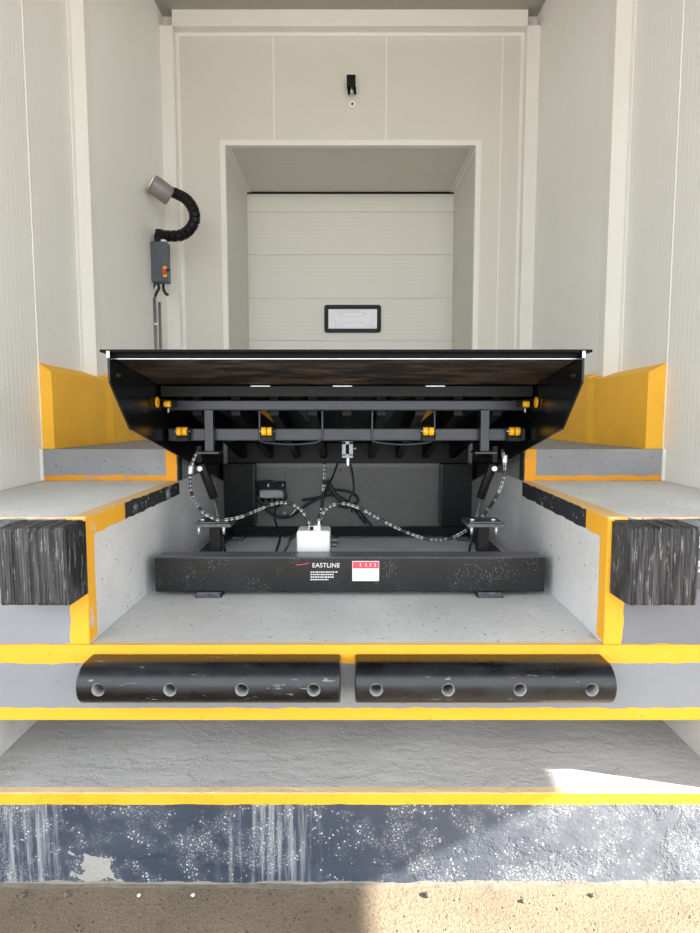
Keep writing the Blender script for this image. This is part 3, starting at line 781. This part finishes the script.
def text_mesh(s, size, loc, mat, parent, name, ext=.0006, sx=1.0, rot=(PI/2, 0, 0)):
    cu = bpy.data.curves.new('t', 'FONT'); cu.body = s; cu.size = size; cu.extrude = ext; cu.space_character = 1.02
    cu.align_x = 'CENTER'; cu.align_y = 'CENTER'
    o = bpy.data.objects.new('t', cu); C.objects.link(o)
    dg = bpy.context.evaluated_depsgraph_get(); me = bpy.data.meshes.new_from_object(o.evaluated_get(dg))
    bpy.data.objects.remove(o)
    me.transform(Matrix.Translation(loc) @ Matrix.Rotation(PI/2, 4, 'X') @ Matrix.Diagonal((sx, 1, 1, 1)))
    me.materials.clear(); me.materials.append(mat)
    r = bpy.data.objects.new(name, me); C.objects.link(r); r.parent = parent
    return r
# printed marks of the front beam (mesh in world coordinates; the beam's own origin is its thing's origin)
def sub(o):
    return o
fy = 2.6545
def wpx(px, py): return at(px, py, fy)
def onbeam(mb, name, mat): 
    o = mb.build(name, mat, fb); return o
tx = wpx(326, 565.5)
o = text_mesh('EASTLINE', .030, (tx.x, fy, tx.z), M['paper'], fb, 'brand_lettering', sx=1.0)
a = wpx(296, 565); b2 = wpx(309, 563)
onbeam(MB().tube([(a.x, fy, a.z), ((a.x+b2.x)/2, fy, a.z+.003), (b2.x, fy, b2.z)], .002, 6), 'brand_swoosh', M['redlab'])
mb = MB(); rr = random.Random(3)
for row, py in enumerate((571.5, 574, 576.5, 579)):
    px = 310.5
    while px < 336-rr.random()*3*(row):
        w = rr.uniform(.7, 2.2); c = wpx(px, py); c2 = wpx(px+w, py+1.1)
        mb.box(c.x, c2.x, fy-.0006, fy+.001, c2.z, c.z); px += w+.6
onbeam(mb, 'small_print', M['paper'])
c, c2 = wpx(352.3, 561), wpx(379, 581)
st = onbeam(MB().box(c.x, c2.x, fy-.0012, fy+.001, c2.z, c.z, .0004), 'warning_sticker', M['paper'])
cm = wpx(366, 568.3)
onbeam(MB().box(c.x+.002, c2.x-.002, fy-.0018, fy-.0010, cm.z, c.z-.003), 'sticker_red_band', M['redlab'])
mb = MB(); zz = (cm.z+c.z)/2
for px in (360.5, 366, 370.5, 375):
    q = wpx(px, 565); w = .0045
    mb.box(q.x-w, q.x+w, fy-.0022, fy-.0016, zz-.0075, zz-.0055).box(q.x-.0012, q.x+.0012, fy-.0022, fy-.0016, zz-.006, zz+.008)
    mb.box(q.x-w*.7, q.x+w*.7, fy-.0022, fy-.0016, zz+.001, zz+.0028)
onbeam(mb, 'sticker_characters', M['paper'])
mb = MB()
for px in (354.5, 356, 357.6, 359.6):
    q = wpx(px, 572); mb.box(q.x-.0022, q.x+.0018, fy-.0018, fy-.0010, q.z-.004, q.z+.001)
onbeam(mb, 'sticker_small_print', M['greybox'])

# ------------------------------------------------------------------ pump unit, hoses, cables
YP = 2.86
u0, u1 = at(296.5, 553, YP), at(330, 531, YP)
t2 = thing('pump_unit', ((u0.x+u1.x)/2, YP+.06, ZPIT), 'white hydraulic pump box standing behind the black front beam', 'pump')
MB().box(u0.x, u1.x, YP, YP+.14, ZPIT, u1.z, .014, seg=3).build('reservoir', M['whitebox'], t2)
MB().box(u0.x+.012, u1.x-.012, YP-.003, YP+.004, u1.z-.11, u1.z-.012, .003).build('front_cover', M['whitebox'], t2)
q = at(313, 529, YP+.04)
man = MB().box(q.x-.022, q.x+.040, YP+.02, YP+.08, u1.z-.002, u1.z+.022, .003).build('manifold', M['chrome'], t2)
MB().cyl((q.x-.006, YP+.03, u1.z-.008), (q.x-.006, YP+.03, u1.z+.020), .015, 12, .002).build('hose_fitting', M['blackpl'], man)
MB().cyl((q.x+.028, YP+.05, u1.z+.01), (q.x+.028, YP+.05, u1.z+.04), .010, 12, .002).build('hose_fitting', M['chrome'], man)
MB().cyl((u1.x, YP+.06, u1.z-.06), (u1.x+.035, YP+.06, u1.z-.06), .014, 12, .002).cyl((u1.x, YP+.06, u1.z-.085), (u1.x+.03, YP+.06, u1.z-.085), .010, 12, .002).build('side_port', M['dsteel'], t2)

def hose(pts, r, label, dash=.024, name='hydraulic_hose', cat='hose', group='printed hydraulic hoses'):
    mb = MB(); mb.tube([at(*p) for p in pts], r, 12, dash=dash)
    o = mb.build(name, [M['rubberhose'], M['print']]); return tag(o, label, cat, group)
hose([(198, 450, 2.90), (193, 462, 2.88), (190, 478, 2.86), (192, 495, 2.80), (201, 510, 2.72), (213, 518, 2.70), (222, 520, 2.715), (240, 517, 2.74), (258, 510, 2.80), (275, 503.5, 2.85), (289, 503.5, 2.88), (301, 510, 2.90), (310, 524, 2.90)], .0085,
     'black hydraulic hose looping from the left cylinder to the white pump box')
hose([(502, 449, 2.90), (504.5, 462, 2.88), (503.5, 478, 2.88), (497, 495, 2.86), (486, 512, 2.92), (472, 526, 2.93), (455, 536.5, 2.90), (437, 540, 2.88), (418, 536.5, 2.88), (398, 528.5, 2.90), (378, 518, 2.92), (360, 508.5, 2.93), (343, 503.5, 2.93), (329, 507, 2.93), (321, 516, 2.92), (316, 527, 2.90)], .0085,
     'black hydraulic hose sagging from the right cylinder to the white pump box')
hose([(320.5, 524, 2.91), (321.5, 510, 2.95), (323, 492, 3.02), (324.5, 475, 3.08), (324.5, 462, 3.12)], .0085,
     'black hydraulic hose rising straight up from the white pump box to the deck')
def ferrule(pa, pb, label):
    o = MB().cyl(at(*pa), at(*pb), .0125, 12, .002).cyl(at(*pa), at(*pa).lerp(at(*pb), .35), .016, 6).build('hose_ferrule', M['chrome']); return tag(o, label, 'fitting', 'steel ends of the hoses')
ferrule((191.5, 466, 2.87), (190.2, 474, 2.865), 'steel ferrule at the top of the left printed hose')
ferrule((504.7, 455, 2.885), (504.6, 463, 2.88), 'steel ferrule at the top of the right printed hose')

def cable(pts, r, label, name='power_cable', group='plain black cables in the pit'):
    o = MB().tube([at(*p) for p in pts], r, 8).build(name, M['rubberhose']); return tag(o, label, 'cable', group)
YK = 4.09
cable([(350.5, 465, 2.79), (353, 478, 2.9), (353.5, 492, 3.2), (349, 500, 3.4), (352, 512, 3.6)], .006, 'thin black cable hanging from the limit switch at the middle of the beam')
cable([(338, 463, 3.6), (332, 478, 3.5), (325, 492, 3.4), (322, 505, 3.2), (318, 520, 3.0)], .006, 'thin black cable slanting down to the pump box beside the upright hose')
cable([(327, 480, 4.0), (336, 495, 4.0), (350, 505, 4.0), (358, 512, 3.9), (366, 523, 3.9)], .016, 'thick black cable running down the back wall behind the upright hose')
cable([(372, 526, 4.05), (352, 505, 4.07), (330, 495, 4.08), (308, 504, 4.08), (290, 516, 4.08), (272, 514, 4.07), (258, 500, 4.06), (254, 490, 4.06), (262, 482, 4.06), (276, 483, 4.06), (286, 494, 4.05), (282, 504, 4.05), (268, 507, 4.04), (256, 497, 4.03)], .010, 'black cable coiled round the grey junction box on the back wall')
cable([(283, 502, 4.0), (276, 508, 3.9), (275, 520, 3.6), (280, 535, 3.2), (277, 549, 3.0), (275, 556, 2.95)], .0065, 'thin black cable dropping from the coil to behind the front beam')
cable([(298, 534, 2.90), (291, 538, 2.95), (288, 545, 2.95), (284, 553, 2.92), (281, 560, 2.9)], .0065, 'short black cable curving down at the left side of the white pump box')
cable([(302, 500, 4.125), (320, 497, 4.125), (330, 490, 4.125), (350, 492, 4.125), (358, 500, 4.125), (350, 507, 4.125), (338, 506, 4.125)], .010, 'loose loop of black cable on the back wall right of the coil')
jb = thing('junction_box', tuple(at(270, 503, YK)), 'grey junction box on a black plate on the pit back wall', 'electrical box')
a, b_ = at(254, 500, YB), at(286, 481, YB)
MB().box(a.x, b_.x, YB-.012, YB-.001, a.z+.03, b_.z, .002).build('backing_plate', M['blackm'], jb)
a, b_ = at(261, 501, YB), at(284.5, 489, YB)
MB().box(a.x, b_.x, YB-.07, YB-.012, a.z+.03, b_.z, .006).build('box_body', M['greybox'], jb)
for k in range(4):
    x = a.x+.02+k*(b_.x-a.x-.04)/3
    MB().cyl((x, YB-.045, a.z+.03), (x, YB-.045, a.z+.002), .012, 10, .002).build('cable_gland', M['blackpl'], jb)
for px in (268.5, 283):
    q = at(px, 485, YB); MB().box(q.x-.006, q.x+.006, YB-.02, YB-.012, q.z-.012, q.z+.012, .002).build('screw', M['chrome'], jb)
q = at(294, 511, YB); o = MB().tube([(q.x-.02, YB-.085, q.z-.02), (q.x, YB-.09, q.z), (q.x+.022, YB-.085, q.z+.026)], .006, 8).sphere((q.x-.06, YB-.085, q.z-.0), .012).build('cable_tie', M['chrome'])
tag(o, 'bright metal cable clip on the cable below the grey junction box', 'clip')

# ------------------------------------------------------------------ loose stones along the foot of the wall
def stone(px, py, r, white, label):
    p = at(px, py, 2.0)
    # slide along the sight line to the ground
    cam = Vector((0, 0, EYE)); d = p-cam; k = (EYE-r*.3)/(-d.z); g = cam+d*k
    b = bmesh.new(); bmesh.ops.create_icosphere(b, subdivisions=3, radius=r)
    rr = random.Random(int(px*7)); ax = [Vector((rr.uniform(-1, 1), rr.uniform(-1, 1), rr.uniform(-1, 1))).normalized() for _ in range(7)]; cu = [rr.uniform(.55, .9) for _ in ax]
    for v in b.verts:
        for a, c in zip(ax, cu):
            h = v.co.dot(a)
            if h > c*r: v.co -= a*(h-c*r)
        v.co.z *= .62
    mb = MB(); mb._merge(b, 0, Matrix.Translation((0, 0, 0)))
    o = mb.build('pebble', M['stonew'] if white else M['stone']); o.location = (g.x, min(g.y, D-.05), r*.45)
    tag(o, label, 'stone', 'loose stones on the ground')
stone(31, 884, .013, False, 'brown stone on the ground, leftmost along the foot of the dock')
stone(73, 884, .014, False, 'grey stone on the ground below the left splash of mortar')
stone(142, 889, .008, True, 'small white pebble on shaded ground, left of the other white one')
stone(195, 889, .009, True, 'white pebble on shaded ground, right of the other white one')
stone(427, 888, .014, False, 'dark stone at the foot of the dock just right of the shadow edge')
stone(590, 890, .010, False, 'dark stone in the sun at the foot of the dock, furthest right')
stone(270, 891, .010, False, 'small brown stone on shaded ground near the middle')
stone(524, 901, .010, False, 'small stone alone in the sunny sand near the middle right')

# ------------------------------------------------------------------ light
w = bpy.data.worlds.new('World'); S.world = w; w.use_nodes = True
bg = w.node_tree.nodes['Background']; bg.inputs[0].default_value = (.90, .95, 1, 1); bg.inputs[1].default_value = 2.05
sd = bpy.data.lights.new('Sun', 'SUN'); sd.energy = 16; sd.angle = math.radians(.22); sd.color = (1, .93, .82)
so = bpy.data.objects.new('Sun', sd); C.objects.link(so)
so.rotation_euler = Vector((-1, .26, -.503)).to_track_quat('-Z', 'Y').to_euler(); so.location = (8, -3, 8)

cd = bpy.data.cameras.new('Camera'); cam = bpy.data.objects.new('Camera', cd); C.objects.link(cam)
cam.location = (0, 0, EYE); cam.rotation_euler = (math.radians(90-4.97), 0, 0)
cd.sensor_fit = 'HORIZONTAL'; cd.sensor_width = 36; cd.lens = 580/700*36; cd.clip_end = 200
S.camera = cam
S.view_settings.view_transform = 'Standard'; S.view_settings.look = 'None'; S.view_settings.gamma = 1
S.view_settings.use_curve_mapping = False
S.view_settings.exposure = 0.9
